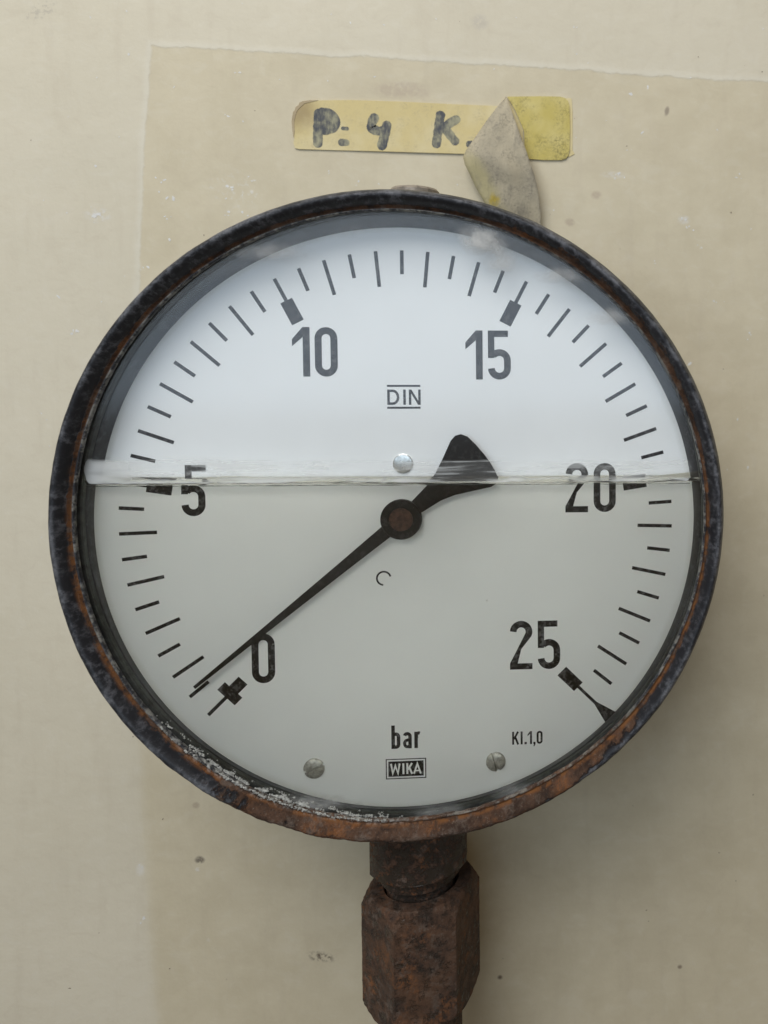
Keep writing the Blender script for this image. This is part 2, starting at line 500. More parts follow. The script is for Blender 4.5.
MAT['brass'] = mat_plain('dull_brass_plug', (0.36, 0.31, 0.25), 0.55, 0.3, 0.5, 0.5, 0.5, 0.1)
MAT['hubrust'] = mat_plain('hub_brown', (0.095, 0.045, 0.03), 0.55, 0.2, 0.6, 0.8, 0.4, 0.2)
MAT['lime'] = mat_plain('mineral_deposit', (0.56, 0.56, 0.52), 0.85, 0, 0.45, 0.8, 0.2, 0.3)
MAT['cream'] = mat_paper('cream_label', (0.75, 0.65, 0.38), (0.70, 0.58, 0.28), (0.46, 0.39, 0.24), 0.5)
MAT['yellow'] = mat_paper('yellow_label', (0.70, 0.60, 0.24), (0.58, 0.48, 0.13), (0.19, 0.16, 0.06), 0.85, 0.13)
MAT['flapback'] = mat_paper('dirty_adhesive', (0.36, 0.33, 0.26), (0.30, 0.275, 0.225), (0.12, 0.11, 0.095), 0.8)
MAT['flapcream'] = mat_paper('flap_cream', (0.52, 0.46, 0.26), (0.46, 0.41, 0.27), (0.3, 0.27, 0.18), 0.5)
MAT['torn'] = mat_paper('torn_paper_edge', (0.60, 0.53, 0.40), (0.45, 0.36, 0.22), (0.30, 0.23, 0.14), 0.6)
MAT['marker'] = mat_marker()
MAT['film'] = MAT['liquid']

# ------------------------------------------------------------------ mesh helpers
COL = sc.collection


def new_obj(name, verts, faces, mat, parent=None, smooth=True, kind=None):
    me = bpy.data.meshes.new(name)
    me.from_pydata([(v[0] * MM, v[1] * MM, v[2] * MM) for v in verts], [], faces)
    me.update()
    bm = bmesh.new(); bm.from_mesh(me)
    bmesh.ops.recalc_face_normals(bm, faces=bm.faces)
    bm.to_mesh(me); bm.free()
    if smooth:
        me.polygons.foreach_set('use_smooth', [True] * len(me.polygons))
    if mat is not None: me.materials.append(mat)
    o = bpy.data.objects.new(name, me)
    COL.objects.link(o)
    if parent is not None: attach(o, parent)
    if kind: o['kind'] = kind
    return o


def attach(o, parent):
    o.parent = parent
    w = Matrix.Identity(4); q = parent
    while q is not None:
        w = (Matrix.Translation(q.location) if q.type == 'EMPTY' else q.matrix_basis) @ q.matrix_parent_inverse @ w if q.parent else Matrix.Translation(q.location) @ w
        q = q.parent
    o.matrix_parent_inverse = w.inverted()


def empty(name, loc, label, cat):
    e = bpy.data.objects.new(name, None)
    e.empty_display_size = 0.02
    COL.objects.link(e)
    e.location = Vector(loc) * MM
    e['label'] = label; e['category'] = cat
    return e


def sharp(o, deg=35):
    """smooth shading but crisp edges above an angle"""
    me = o.data
    bm = bmesh.new(); bm.from_mesh(me)
    for e in bm.edges:
        if len(e.link_faces) == 2 and e.calc_face_angle(0) > math.radians(deg):
            e.smooth = False
    bm.to_mesh(me); bm.free()


def ring(prof, n=256, closed=False, disp=None):
    """revolve (R, y) about the Y axis"""
    vs, fs = [], []
    for i in range(n):
        a = 2 * math.pi * i / n
        s, c = math.sin(a), math.cos(a)
        for (R, y) in prof:
            v = Vector((R * s, y, R * c))
            if disp: v = disp(v, R, y, a)
            vs.append(v)
    k = len(prof)
    for i in range(n):
        j = (i + 1) % n
        for q in range(k if closed else k - 1):
            r = (q + 1) % k
            fs.append((i * k + q, i * k + r, j * k + r, j * k + q))
    return vs, fs


def lathe_z(prof, cx, cy, n=64, disp=None, cap=True):
    """revolve (R, z) about a vertical axis through (cx, cy)"""
    vs, fs = [], []
    k = len(prof)
    for i in range(n):
        a = 2 * math.pi * i / n
        for (R, z) in prof:
            v = Vector((cx + R * math.sin(a), cy - R * math.cos(a), z))
            vs.append(disp(v) if disp else v)
    for i in range(n):
        j = (i + 1) % n
        for q in range(k - 1):
            fs.append((i * k + q, j * k + q, j * k + q + 1, i * k + q + 1))
    if cap:
        fs.append([i * k for i in range(n)]); fs.append([i * k + k - 1 for i in range(n)][::-1])
    return vs, fs


def subdiv_prof(pts, n):
    out = []
    for a, b in zip(pts, pts[1:]):
        for i in range(n):
            f = i / n
            out.append((a[0] + (b[0] - a[0]) * f, a[1] + (b[1] - a[1]) * f))
    out.append(pts[-1])
    return out


def smooth_prof(pts, it=2):
    for _ in range(it):
        q = [pts[0]]
        for a, b in zip(pts, pts[1:]):
            q.append((a[0] * .75 + b[0] * .25, a[1] * .75 + b[1] * .25))
            q.append((a[0] * .25 + b[0] * .75, a[1] * .25 + b[1] * .75))
        q.append(pts[-1])
        pts = q
    return pts


def shift(v): return [Vector((q.x + OX, q.y, q.z + OZ)) for q in v]


# ------------------------------------------------------------------ wall
W = 1500.0
# the wall is one thick slab; its face gets a light plaster relief near the gauge
nx, nz = 120, 150
xs = [-W] + [-170 + 340 * i / nx for i in range(nx + 1)] + [W]
zs = [-W] + [-230 + 420 * i / nz for i in range(nz + 1)] + [W]
vs, fs = [], []
for zv in zs:
    for xv in xs:
        d = 0.0
        if abs(xv) < W and abs(zv) < W:
            d = 0.35 * noise.fractal(Vector((xv * .012, 3.1, zv * .012)), 1.0, 2.0, 3) + 0.12 * noise.noise(Vector((xv * .07, 9.1, zv * .07)))
        vs.append((xv, WALL_Y + d, zv))
nxx = len(xs)
for j in range(len(zs) - 1):
    for i in range(nxx - 1):
        a = j * nxx + i
        fs.append((a, a + 1, a + nxx + 1, a + nxx))
# back of the slab
b0 = len(vs)
vs += [(-W, WALL_Y + 200, -W), (W, WALL_Y + 200, -W), (W, WALL_Y + 200, W), (-W, WALL_Y + 200, W)]
fs.append((b0, b0 + 1, b0 + 2, b0 + 3))
wall = new_obj('wall', vs, fs, MAT['wall'])
wall['kind'] = 'structure'

# chips and flecks of paint on the wall: small, many, a hair proud of it


def flecks(name, spots, mat):
    vs, fs = [], []
    for (x, z, r, asp, rot) in spots:
        n = random.randint(6, 9); b = len(vs)
        d = 0.35 * noise.fractal(Vector((x * .012, 3.1, z * .012)), 1.0, 2.0, 3) + 0.12 * noise.noise(Vector((x * .07, 9.1, z * .07)))
        for i in range(n):
            a = 2 * math.pi * i / n
            q = r * random.uniform(0.55, 1.25)
            u, w = q * math.cos(a) * asp, q * math.sin(a)
            vs.append((x + u * math.cos(rot) - w * math.sin(rot), WALL_Y + d - 0.045, z + u * math.sin(rot) + w * math.cos(rot)))
        fs.append(list(range(b, b + n)))
    return new_obj(name, vs, fs, mat, wall, smooth=False, kind='stuff')


rs = random.Random(21)
light_spots, dark_spots = [], []
for (u, v, r) in ((243, 74, .75), (228, 117, .55), (163, 180, .6), (167, 197, .8), (169, 216, .5), (235, 190, .7), (245, 213, .9), (226, 214, .6), (98, 214, 1.0), (94, 218, .6),
                  (72, 332, .8), (145, 270, .5), (614, 175, .8), (622, 178, .5), (684, 220, 1.0), (690, 225, .5), (738, 176, .5), (140, 870, .6), (143, 920, .7), (628, 150, .4),
                  (575, 28, .5), (250, 178, .5), (330, 172, .5), (358, 182, .4), (735, 420, .6), (720, 300, .5), (748, 335, .6), (655, 262, .4), (700, 245, .4)):
    q = at(u, v, WALL_Y)
    for _ in range(rs.randint(2, 4)):
        light_spots.append((q.x + rs.gauss(0, .9), q.z + rs.gauss(0, .7), r * rs.uniform(.25, .62), rs.uniform(.8, 2.2), rs.uniform(0, 3.1)))
for _ in range(150):
    light_spots.append((rs.uniform(-120, 115), rs.uniform(-30, 150), abs(rs.gauss(0, .16)) + .07, rs.uniform(.8, 2.8), rs.uniform(0, 3.1)))
for _ in range(60):
    dark_spots.append((rs.uniform(-120, 115), rs.uniform(-185, 150), abs(rs.gauss(0, .10)) + .07, rs.uniform(.8, 2.5), rs.uniform(0, 3.1)))
flecks('paint_chips', light_spots, mat_plain('pale_chip', (0.80, 0.79, 0.75), 0.6, 0, 0.12, 0.5, 0.3, 0.1))
flecks('dark_specks', dark_spots, mat_plain('dark_speck', (0.26, 0.20, 0.14), 0.8, 0, 0.4, 0.5, 0.2, 0.1))

# ------------------------------------------------------------------ gauge
D = 5.57                                  # depth of the dial face behind the pane
gauge = empty('pressure_gauge', (0, 20, -101), 'round liquid-filled pressure gauge with white dial and rusty black bezel', 'pressure gauge')

# case (drum behind the bezel)
prof = [(76.5, 0.3), (79.0, 0.3), (79.2, 2.0), (79.2, 42.0), (78.4, 44.5), (76.0, 45.6), (30.0, 46.0), (0.01, 46.0)]
v, f = ring(prof, 160)
case = new_obj('case', shift(v), f, MAT['case'], gauge)
sharp(case)
# feet that stand the case off the wall
# three spacer bosses on the back (they carry it on the wall)
for a in (30, 150, 270):
    s, c = math.sin(math.radians(a)), math.cos(math.radians(a))
    v, f = ring([(6, 45.5), (6, WALL_Y + 0.8), (0.01, WALL_Y + 0.8)], 24)
    v = [Vector((q.x + 55 * s, q.y, q.z + 55 * c)) for q in v]
    sharp(new_obj('mounting_boss', v, f, MAT['case'], gauge))


def bez_disp(v, R, y, a):
    q = Vector((v.x * .22, v.y * .22, v.z * .22))
    bot = max(0.0, min(1.0, (-math.cos(a) - 0.6) / 0.35))
    n = noise.fractal(q, 1.0, 2.1, 3) * (0.05 + 0.16 * bot)
    n += noise.noise(q * 4) * (0.02 + 0.10 * bot)
    r = Vector((v.x, 0, v.z)).normalized()
    v = v + Vector((OX, 0, OZ))
    return v + r * n + Vector((0, -1, 0)) * n * 0.6 + r * 0.18 * noise.noise(Vector((math.sin(a) * 3, math.cos(a) * 3, 2.0)))


bp = [(79.0, 6.0), (80.3, 5.4), (80.9, 4.0), (81.2, 1.5), (81.25, -1.2), (81.05, -3.4), (80.5, -5.2), (79.8, -6.1), (78.9, -5.9),
      (78.1, -5.0), (77.5, -3.8), (77.0, -3.1)]
bp = smooth_prof(bp, 2) + [(76.85, -2.75), (76.7, -2.95), (76.45, -3.2), (76.15, -3.15), (75.98, -2.85), (75.95, -2.1)]
v, f = ring(bp, 900, disp=bez_disp)
bezel = new_obj('bezel', v, f, MAT['bezel'], gauge)

# glass pane
v, f = ring([(0.01, -2.0), (40, -2.0), (78.0, -2.0), (78.0, -0.12), (40, -0.12), (0.01, -0.12)], 128)
pane = new_obj('glass_pane', shift(v), f, MAT['glass'], gauge, smooth=False)

# grey seal and black inner ring between pane and dial
v, f = ring([(78.4, -0.05), (76.4, -0.05), (76.05, 0.3), (75.9, 1.7), (78.4, 1.8)], 256)
sharp(new_obj('seal_ring', shift(v), f, MAT['seal'], gauge))
v, f = ring([(78.6, 1.85), (75.85, 1.85), (75.6, 2.1), (74.75, 5.2), (74.75, D + 0.3), (78.6, D + 0.3)], 256)
v = [q + Vector((OX, 0, OZ)) * max(0.0, min(1.0, (5.2 - q.y) / 3.35)) for q in v]   # leans from the pane in to the dial
sharp(new_obj('inner_ring', v, f, MAT['gasket'], gauge))

# dial
v, f = ring([(0.01, D), (30, D), (60, D), (76.5, D), (76.5, D + 0.7), (0.01, D + 0.7)], 128)
dial = new_obj('dial', v, f, MAT['dial'], gauge, smooth=False)

INK_Y = D - 0.05


def flat(name, polys, mat=None, parent=dial, y=INK_Y):
    """flat print: list of polygons [(x, z), ...] facing the viewer, each layer a hair apart"""
    vs, fs = [], []
    for k, poly in enumerate(polys):
        b = len(vs)
        for (x, z) in poly: vs.append((x, y, z))
        fs.append(list(range(b, b + len(poly))))
    return new_obj(name, vs, fs, mat or MAT['ink'], parent, smooth=False)


def stroke(path, w):
    """constant-width ribbon along a polyline, as quads"""
    n = len(path)
    L, Rr = [], []
    for i in range(n):
        p = Vector(path[i])
        d0 = (p - Vector(path[i - 1])).normalized() if i > 0 else None
        d1 = (Vector(path[i + 1]) - p).normalized() if i < n - 1 else None
        if d0 is None: d0 = d1
        if d1 is None: d1 = d0
        t = (d0 + d1)
        t = t.normalized() if t.length > 1e-6 else d1
        nn = Vector((-t.y, t.x))
        k = w / 2 / max(0.35, nn.dot(Vector((-d1.y, d1.x))))
        L.append(p + nn * k); Rr.append(p - nn * k)
    return [[tuple(L[i]), tuple(L[i + 1]), tuple(Rr[i + 1]), tuple(Rr[i])] for i in range(n - 1)]


def arc(cx, cz, r, a0, a1, n=12, rz=None):
    rz = rz or r
    return [(cx + r * math.cos(math.radians(a0 + (a1 - a0) * i / n)), cz + rz * math.sin(math.radians(a0 + (a1 - a0) * i / n))) for i in range(n + 1)]


def rect(x0, z0, x1, z1): return [(x0, z0), (x1, z0), (x1, z1), (x0, z1)]


def glyph(ch, w, h, s):
    """DIN-like condensed glyphs as lists of polygons in a w x h box, stroke s"""
    r = (w - s) / 2; e = s / 2
    if ch == '0':
        p = arc(w / 2, h - e - r, r, 0, 180) + arc(w / 2, e + r, r, 180, 360)
        p.append(p[0])
        return stroke(p, s)
    if ch == '1':
        return [[(w - s, 0), (w, 0), (w, h), (w - s, h)], [(0, h * .755), (0, h * .615), (w - s, h * .80), (w - s, h)]]
    if ch == '2':
        p = arc(w / 2, h - e - r, r, 178, -28, 16)
        q = stroke(p, s)
        last = q[-1]
        return q + [[last[1], (0.0, s * .93), (s * 1.16, s * .93), last[2]]] + [rect(0, 0, w, s * 0.93)]
    if ch == '5':
        top = h * .62
        p = arc(w / 2, top - e - r, r, 140, 0, 12) + arc(w / 2, e + r, r, 0, -179, 14)
        q = stroke(p, s)
        return [rect(0, h - s * .95, w * .88, h), rect(0, h * .44, s * .95, h - s * .95)] + q
    if ch == 'b':
        xh = h * .70
        p = arc(w / 2, xh - e - r, r, 150, 0, 10) + arc(w / 2, e + r, r, 0, -150, 10)
        return [rect(0, 0, s, h)] + stroke(p, s)
    if ch == 'a':
        xh = h * .70
        p = arc(w / 2, xh - e - r, r, 165, 0, 12) + [(w - e, 0)]
        q = [(w - e, xh * .58)] + arc(w * .5, xh * .30, r, 90, 270, 12, xh * .30 - e) + [(w - e, s * .75)]
        return stroke(p, s) + stroke(q, s * .9)
    if ch == 'r':
        xh = h * .70
        return [rect(0, 0, s, xh)] + stroke([(s * .7, xh * .62)] + arc(w * .72, xh * .66, w * .5, 150, 70, 6, xh * .26), s * .95)
    if ch == 'K':
        return [rect(0, 0, s, h)] + stroke([(w - e * .6, h), (s * .9, h * .42)], s) + stroke([(s * 1.6, h * .56), (w - e * .5, 0)], s)
    if ch == 'l':
        return [rect(0, 0, s, h)]
    if ch == 'I':
        return [rect(0, 0, s, h)]
    if ch == '.':
        return [rect(0, 0, s, s)]
    if ch == ',':
        return [rect(0, 0, s, s), [(s * .3, 0), (s, 0), (s * .5, -s * 1.1), (0, -s * 1.1)]]
    if ch == 'D':
        return [rect(0, 0, s, h)] + stroke([(s, h - e)] + arc(w * .45, h / 2, w * .55 - e, 90, -90, 12, h / 2 - e) + [(s, e)], s)
    if ch == 'N':
        return [rect(0, 0, s, h), rect(w - s, 0, w, h), [(0.0, h), (s * 1.1, h), (w, 0), (w - s * 1.1, 0)]]
    if ch == 'W':
        q = w / 4
        return stroke([(e, h), (q, e), (2 * q, h * .8), (3 * q, e), (w - e, h)], s)
    if ch == 'A':
        return stroke([(e, 0), (w / 2, h - e), (w - e, 0)], s) + [rect(w * .25, h * .22, w * .75, h * .22 + s * .8)]
    return []


def text(name, items, mat=None, parent=dial, y=INK_Y):
    """items: (char, x0, z0, w, h, s). Overlapping strokes are layered 0.004 mm apart."""
    vs, fs = [], []
    for (ch, x0, z0, w, h, s) in items:
        for k, poly in enumerate(glyph(ch, w, h, s)):
            b = len(vs)
            yy = y - 0.004 * (k % 5)
            for (x, z) in poly: vs.append((x0 + x, yy, z0 + z))
            fs.append(list(range(b, b + len(poly))))
    return new_obj(name, vs, fs, mat or MAT['ink'], parent, smooth=False)


# graduation marks: one shared mesh per kind, turned about the dial centre
def mark_mesh(kind):
    w = 0.45
    if kind == 'short': return [rect(-w, 63.0, w, 69.0)]
    if kind == 'long': return [rect(-w, 60.0, w, 69.0)]
    if kind == 'major': return [rect(-w, 62.9, w, 69.0), rect(-1.6, 56.8, 1.6, 62.9)]
    if kind == 'zero': return [rect(-w, 62.8, w, 69.0), rect(-2.95, 60.1, 2.95, 62.8), rect(-1.5, 56.8, 1.5, 60.1)]
    if kind == 'end': return [rect(-w * .9, 62.9, w * .9, 69.2), rect(-1.6, 56.8, 1.6, 62.9), [(-w * .9, 69.2), (w * .9, 69.2), (1.95, 74.9), (-1.95, 74.9)]]


protos = {}
for i in range(51):
    kind = 'zero' if i == 0 else 'end' if i == 50 else 'major' if i % 10 == 0 else 'long' if i % 2 == 0 else 'short'
    if kind not in protos:
        o = flat('graduation_mark', mark_mesh(kind))
        protos[kind] = o.data
    else:
        o = bpy.data.objects.new('graduation_mark', protos[kind])
        COL.objects.link(o)
        attach(o, dial)
    o.rotation_euler = (0, math.radians(-135 + 270 * i / 50), 0)

S = 1.72
text('numeral', [('0', -37.95, -41.0, 5.7, 12.85, S)])
text('numeral', [('5', -54.0, 2.05, 5.75, 12.6, S)])
text('numeral', [('1', -27.35, 36.95, 4.35, 12.5, S), ('0', -21.8, 36.95, 5.6, 12.5, S)])
text('numeral', [('1', 15.7, 36.25, 4.35, 12.6, S), ('5', 21.4, 36.25, 5.8, 12.6, S)])
text('numeral', [('2', 41.2, 1.75, 5.85, 12.6, S), ('0', 48.5, 1.75, 5.75, 12.6, S)])
text('numeral', [('2', 26.75, -39.4, 5.8, 12.85, S), ('5', 33.95, -39.5, 5.8, 12.85, S)])
text('unit_lettering', [('b', -3.65, -59.35, 2.25, 6.2, .90), ('a', -0.75, -59.35, 2.25, 6.2, .88), ('r', 2.15, -59.35, 1.6, 6.2, .90)])
text('class_lettering', [('K', 27.2, -59.4, 1.7, 3.45, .52), ('l', 29.4, -59.4, .52, 3.45, .52), ('.', 30.4, -59.4, .6, .6, .6),
                         ('1', 31.2, -59.4, 1.15, 3.45, .52), (',', 32.7, -59.4, .55, .55, .55), ('0', 33.55, -59.4, 1.55, 3.45, .52)])
text('standard_mark', [('D', -4.05, 29.75, 3.0, 3.9, .62), ('I', -0.05, 29.75, .62, 3.9, .62), ('N', 1.35, 29.75, 2.95, 3.9, .60)], MAT['ink'])
flat('standard_mark_bar', [rect(-4.1, 34.35, 4.25, 34.85)])
flat('standard_mark_bar', [rect(-4.1, 28.75, 4.25, 29.25)])
# maker's plate: thin frame, dark field, pale letters
x0, x1, z0, z1 = -5.15, 5.1, -67.35, -62.0
t_ = 0.26
flat('maker_mark_frame', [rect(x0, z0, x1, z0 + t_), rect(x0, z1 - t_, x1, z1), rect(x0, z0 + t_, x0 + t_, z1 - t_), rect(x1 - t_, z0 + t_, x1, z1 - t_)])
flat('maker_mark_field', [rect(x0 + .65, z0 + .65, x1 - .65, z1 - .65)])
text('maker_mark_lettering', [('W', -4.05, -66.1, 2.65, 2.85, .48), ('I', -0.95, -66.1, .5, 2.85, .5), ('K', 0.05, -66.1, 1.6, 2.85, .5), ('A', 1.75, -66.1, 2.2, 2.85, .46)], MAT['dial'], y=INK_Y - 0.03)
flat('ring_mark', stroke(arc(-5.04, -14.64, 1.72, -25, -250 + 0, 24)[::-1] if False else arc(-5.04, -14.64, 1.72, 15, 265, 24), 0.46))


def screw(cx, cz, R, hgt, slot_deg, mat, name='screw'):
    vs, fs = [], []
    nr, na = 36, 96
    ca, sa = math.cos(math.radians(slot_deg)), math.sin(math.radians(slot_deg))
    for i in range(nr + 1):
        r = R * max(i / nr, 0.002)
        for j in range(na):
            a = 2 * math.pi * j / na
            x, z = r * math.cos(a), r * math.sin(a)
            k = r / R
            h = hgt * (0.45 + 0.55 * math.sqrt(max(0, 1 - k * k * 0.98)))
            if slot_deg is not None and slot_deg > -900 and abs(-x * sa + z * ca) < 0.34: h -= 0.8
            vs.append((cx + x, D - h, cz + z))
    for j in range(na): vs.append((cx + R * math.cos(2 * math.pi * j / na), D + 0.05, cz + R * math.sin(2 * math.pi * j / na)))
    for i in range(nr + 1):
        for j in range(na):
            k = (j + 1) % na
            fs.append((i * na + j, i * na + k, (i + 1) * na + k, (i + 1) * na + j))
    o = new_obj(name, vs, fs, mat, dial)
    sharp(o, 40)
    return o


screw(-23.05, -63.6, 2.6, 1.1, 22, MAT['steel'])['label'] = 'slotted steel screw on the lower left of the dial'
screw(22.95, -63.65, 2.5, 1.2, -75, MAT['steel'])['label'] = 'worn domed steel screw on the lower right of the dial'
screw(-0.3, 14.6, 2.5, 0.6, -999, MAT['rivet'], 'rivet')

# pointer
ptr_y = D - 2.6
hx, hz = -0.1, 0.85
tip = Vector((-51.3, -41.0)); hub = Vector((hx, hz))
dv = (tip - hub).normalized(); nv = Vector((-dv.y, dv.x))
out = []
out += [tuple(hub + dv * 3 + nv * 1.75), tuple(hub + dv * 20 + nv * 1.30), tuple(hub + dv * 45 + nv * 0.78), tuple(tip + nv * 0.42),
        tuple(tip - nv * 0.42), tuple(hub + dv * 45 - nv * 0.78), tuple(hub + dv * 20 - nv * 1.30), tuple(hub + dv * 3 - nv * 1.75)]
needle = out
tail = [(2.3, 5.2), (6.4, 9.5), (8.4, 12.6), (10.1, 16.0), (11.3, 18.7), (12.2, 20.7), (13.3, 21.95), (14.7, 22.35), (16.4, 21.7), (18.4, 19.7), (20.4, 17.3),
        (22.0, 15.1), (23.2, 13.0), (24.1, 10.9), (24.0, 9.9), (22.4, 8.9), (17.5, 7.85), (13.2, 6.9), (9.8, 5.55), (4.6, 2.3), (1.5, 1.0), (0.2, 3.0)]


def slab(name, poly, y0, y1, mat, parent):
    n = len(poly)
    vs = [(x, y0, z) for x, z in poly] + [(x, y1, z) for x, z in poly]
    fs = [list(range(n)), list(range(n, 2 * n))[::-1]] + [(i, (i + 1) % n, n + (i + 1) % n, n + i) for i in range(n)]
    return new_obj(name, vs, fs, mat, parent, smooth=False)


pointer = slab('pointer', needle, ptr_y, ptr_y + 0.45, MAT['pointer'], gauge)
slab('counterweight', tail, ptr_y + 0.02, ptr_y + 0.43, MAT['pointer'], pointer)
v, f = ring([(0.01, ptr_y - 0.55), (2.95, ptr_y - 0.55), (3.05, ptr_y - 0.9), (3.2, ptr_y - 1.0), (4.9, ptr_y - 0.85), (5.1, ptr_y - 0.6), (5.1, ptr_y + 0.9), (0.01, ptr_y + 0.9)], 72)
hubo = new_obj('hub', [Vector((p.x + hx, p.y, p.z + hz)) for p in v], f, MAT['pointer'], pointer)
sharp(hubo)
v, f = ring([(0.01, ptr_y - 0.75), (1.2, ptr_y - 0.75), (1.3, ptr_y - 0.66), (2.93, ptr_y - 0.62), (2.93, ptr_y - 0.4), (0.01, ptr_y - 0.4)], 48)
sharp(new_obj('hub_cap', [Vector((p.x + hx, p.y, p.z + hz)) for p in v], f, MAT['hubrust'], pointer))

# glycerine filling: closed body with a meniscus that clings to the pane
LV = 9.85
RL = 76.6


def men(x, y):
    n = noise.fractal(Vector((x * .05, 4.2, 0)), 1.0, 2.0, 3)
    n2 = noise.noise(Vector((x * .35, 1.0, y * .6)))
    hgt = 2.2 + 0.5 * n + 0.10 * n2
    edge = math.exp(-(76 - abs(x)) / 5.0)
    f = hgt * math.exp(-y / (0.55 + 0.14 * n)) + 1.2 * math.exp(-(D - y) / 0.7)
    streak = 0.30 * noise.noise(Vector((x * .09, 7.0, y * 2.6))) * math.exp(-y / 1.6)
    return LV - 0.0047 * x + f + streak + edge * 1.0 * math.exp(-y / 2.0)


ys = [0.0] + [0.015 * (1.28 ** i) for i in range(24)]
ys = [y for y in ys if y < D + 0.25] + [D + 0.3]
NXL = 420
xl = [-RL + 0.4 + (2 * RL - 0.8) * i / NXL for i in range(NXL + 1)]
vs, fs = [], []
ny = len(ys)
for x in xl:
    for y in ys: vs.append((x, y, men(x, y)))
for i in range(NXL):
    for j in range(ny - 1):
        fs.append((i * ny + j, i * ny + j + 1, (i + 1) * ny + j + 1, (i + 1) * ny + j))
# lower boundary: same columns projected on the round wall
low0 = len(vs)
for x in xl:
    zb = -math.sqrt(max(RL * RL - x * x, 0.0))
    vs.append((x, ys[0], zb)); vs.append((x, ys[-1], zb))
for i in range(NXL):
    a, b = low0 + 2 * i, low0 + 2 * i + 2
    fs.append((i * ny, (i + 1) * ny, b, a))                              # front
    fs.append((i * ny + ny - 1, a + 1, b + 1, (i + 1) * ny + ny - 1))    # back
    fs.append((a, b, b + 1, a + 1))                                      # underside
fs.append([j for j in range(ny)] + [low0 + 1, low0])
e0 = NXL * ny
fs.append([e0 + j for j in range(ny)][::-1] + [low0 + 2 * NXL, low0 + 2 * NXL + 1])
liq = new_obj('liquid_filling', vs, fs, MAT['liquid'], gauge)
liq['label'] = 'clear liquid filling the lower half of the gauge up to a wavy meniscus'
sharp(liq, 60)

# milky film of glycerine left clinging to the back of the pane above the level
def mat_film():
    t = NT('clinging_film')
    p = t.pos()
    x, y, z = t.sep(p)
    ps = t.vm('MULTIPLY', p, (0.13, 1.0, 1.0))
    n1 = t.noise(ps, 0.36, 2, 0.45, 0.3)
    n2 = t.noise(t.vm('MULTIPLY', p, (0.10, 1, 1.0)), 0.62, 3, 0.5, 0.7)
    uv = t.n('ShaderNodeAttribute', attribute_name='across')
    k = uv.outputs['Fac']                       # 0 at the level, 1 at the ragged upper edge
    topl = t.m('MULTIPLY', t.step(k, 0.80, 0.94), t.step(n2, 0.36, 0.62, 0.08, 0.8))  # white highlight along the upper edge, painted into the film
    low = t.m('MULTIPLY', t.step(k, 0.42, 0.10), t.step(n1, 0.42, 0.60, 0.06, 0.72))  # second painted highlight, streaky, just above the level
    mid = t.step(n2, 0.46, 0.64, 0.08, 0.42)
    blob = t.m('MULTIPLY', t.step(t.m('ADD', x, t.m('MULTIPLY', n1, 26.0)), -44.0, -60.0), 0.66)
    o = t.m('MAXIMUM', t.m('MAXIMUM', topl, low), t.m('MAXIMUM', mid, blob))
    o = t.m('MULTIPLY', o, t.step(t.m('ADD', k, t.m('MULTIPLY', t.m('SUBTRACT', n1, 0.5), 0.25)), 1.0, 0.86))
    o = t.m('MULTIPLY', o, t.step(k, 0.0, 0.06))
    df = t.bsdf((0.88, 0.89, 0.90), 0.25, spec=0.5, nrm=t.bump(t.m('ADD', n1, n2), 0.25, 0.4))
    tr = t.n('ShaderNodeBsdfTransparent')
    return t.done(t.mixs(o, tr.outputs[0], df))


vs, fs, att = [], [], []
nxs, nks = 300, 14
for i in range(nxs + 1):
    x = -74.6 + 148.2 * i / nxs
    nn = noise.fractal(Vector((x * .045, 4.2, 0)), 1.0, 2.0, 4)
    ztop = 16.4 - 0.008 * x + 0.55 * nn + 0.9 * math.exp(-(x + 74.6) / 3.0) + 0.6 * math.exp(-(73.6 - x) / 2.5)
    zbot = 10.45 - 0.0047 * x + 0.22 * noise.noise(Vector((x * .3, 8, 0)))
    rr = max(0.0, 1 - min(x + 74.6, 73.6 - x) / 1.3)
    zm, hh = (ztop + zbot) / 2, (ztop - zbot) / 2 * math.sqrt(max(0.02, 1 - rr * rr))
    ztop, zbot = zm + hh, zm - hh
    for j in range(nks + 1):
        k = j / nks
        vs.append((x, -0.06 + 0.025 * noise.noise(Vector((x * .1, k * 3, 5.5))), zbot + (ztop - zbot) * k)); att.append(k)
for i in range(nxs):
    for j in range(nks):
        a = i * (nks + 1) + j
        fs.append((a, a + 1, a + nks + 2, a + nks + 1))
film = new_obj('clinging_film', vs, fs, mat_film(), gauge)
film['label'] = 'milky streaked film clinging to the glass above the liquid level'
at_ = film.data.attributes.new('across', 'FLOAT', 'POINT')
at_.data.foreach_set('value', att)

# dark refraction line at the liquid level, painted as a thin strip on the pane
def mat_refraction_line():
    t = NT('refraction_line')
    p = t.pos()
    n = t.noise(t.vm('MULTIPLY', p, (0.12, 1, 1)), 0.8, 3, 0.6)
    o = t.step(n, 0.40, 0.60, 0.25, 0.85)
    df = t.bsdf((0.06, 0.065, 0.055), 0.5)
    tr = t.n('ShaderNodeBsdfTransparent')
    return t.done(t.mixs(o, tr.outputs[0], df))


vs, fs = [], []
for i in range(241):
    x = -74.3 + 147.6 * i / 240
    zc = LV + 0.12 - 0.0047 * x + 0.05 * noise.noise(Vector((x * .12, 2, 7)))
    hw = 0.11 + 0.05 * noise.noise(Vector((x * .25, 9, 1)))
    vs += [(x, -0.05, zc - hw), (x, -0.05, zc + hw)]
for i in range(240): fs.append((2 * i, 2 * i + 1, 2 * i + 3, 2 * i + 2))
new_obj('refraction_line', vs, fs, mat_refraction_line(), gauge)

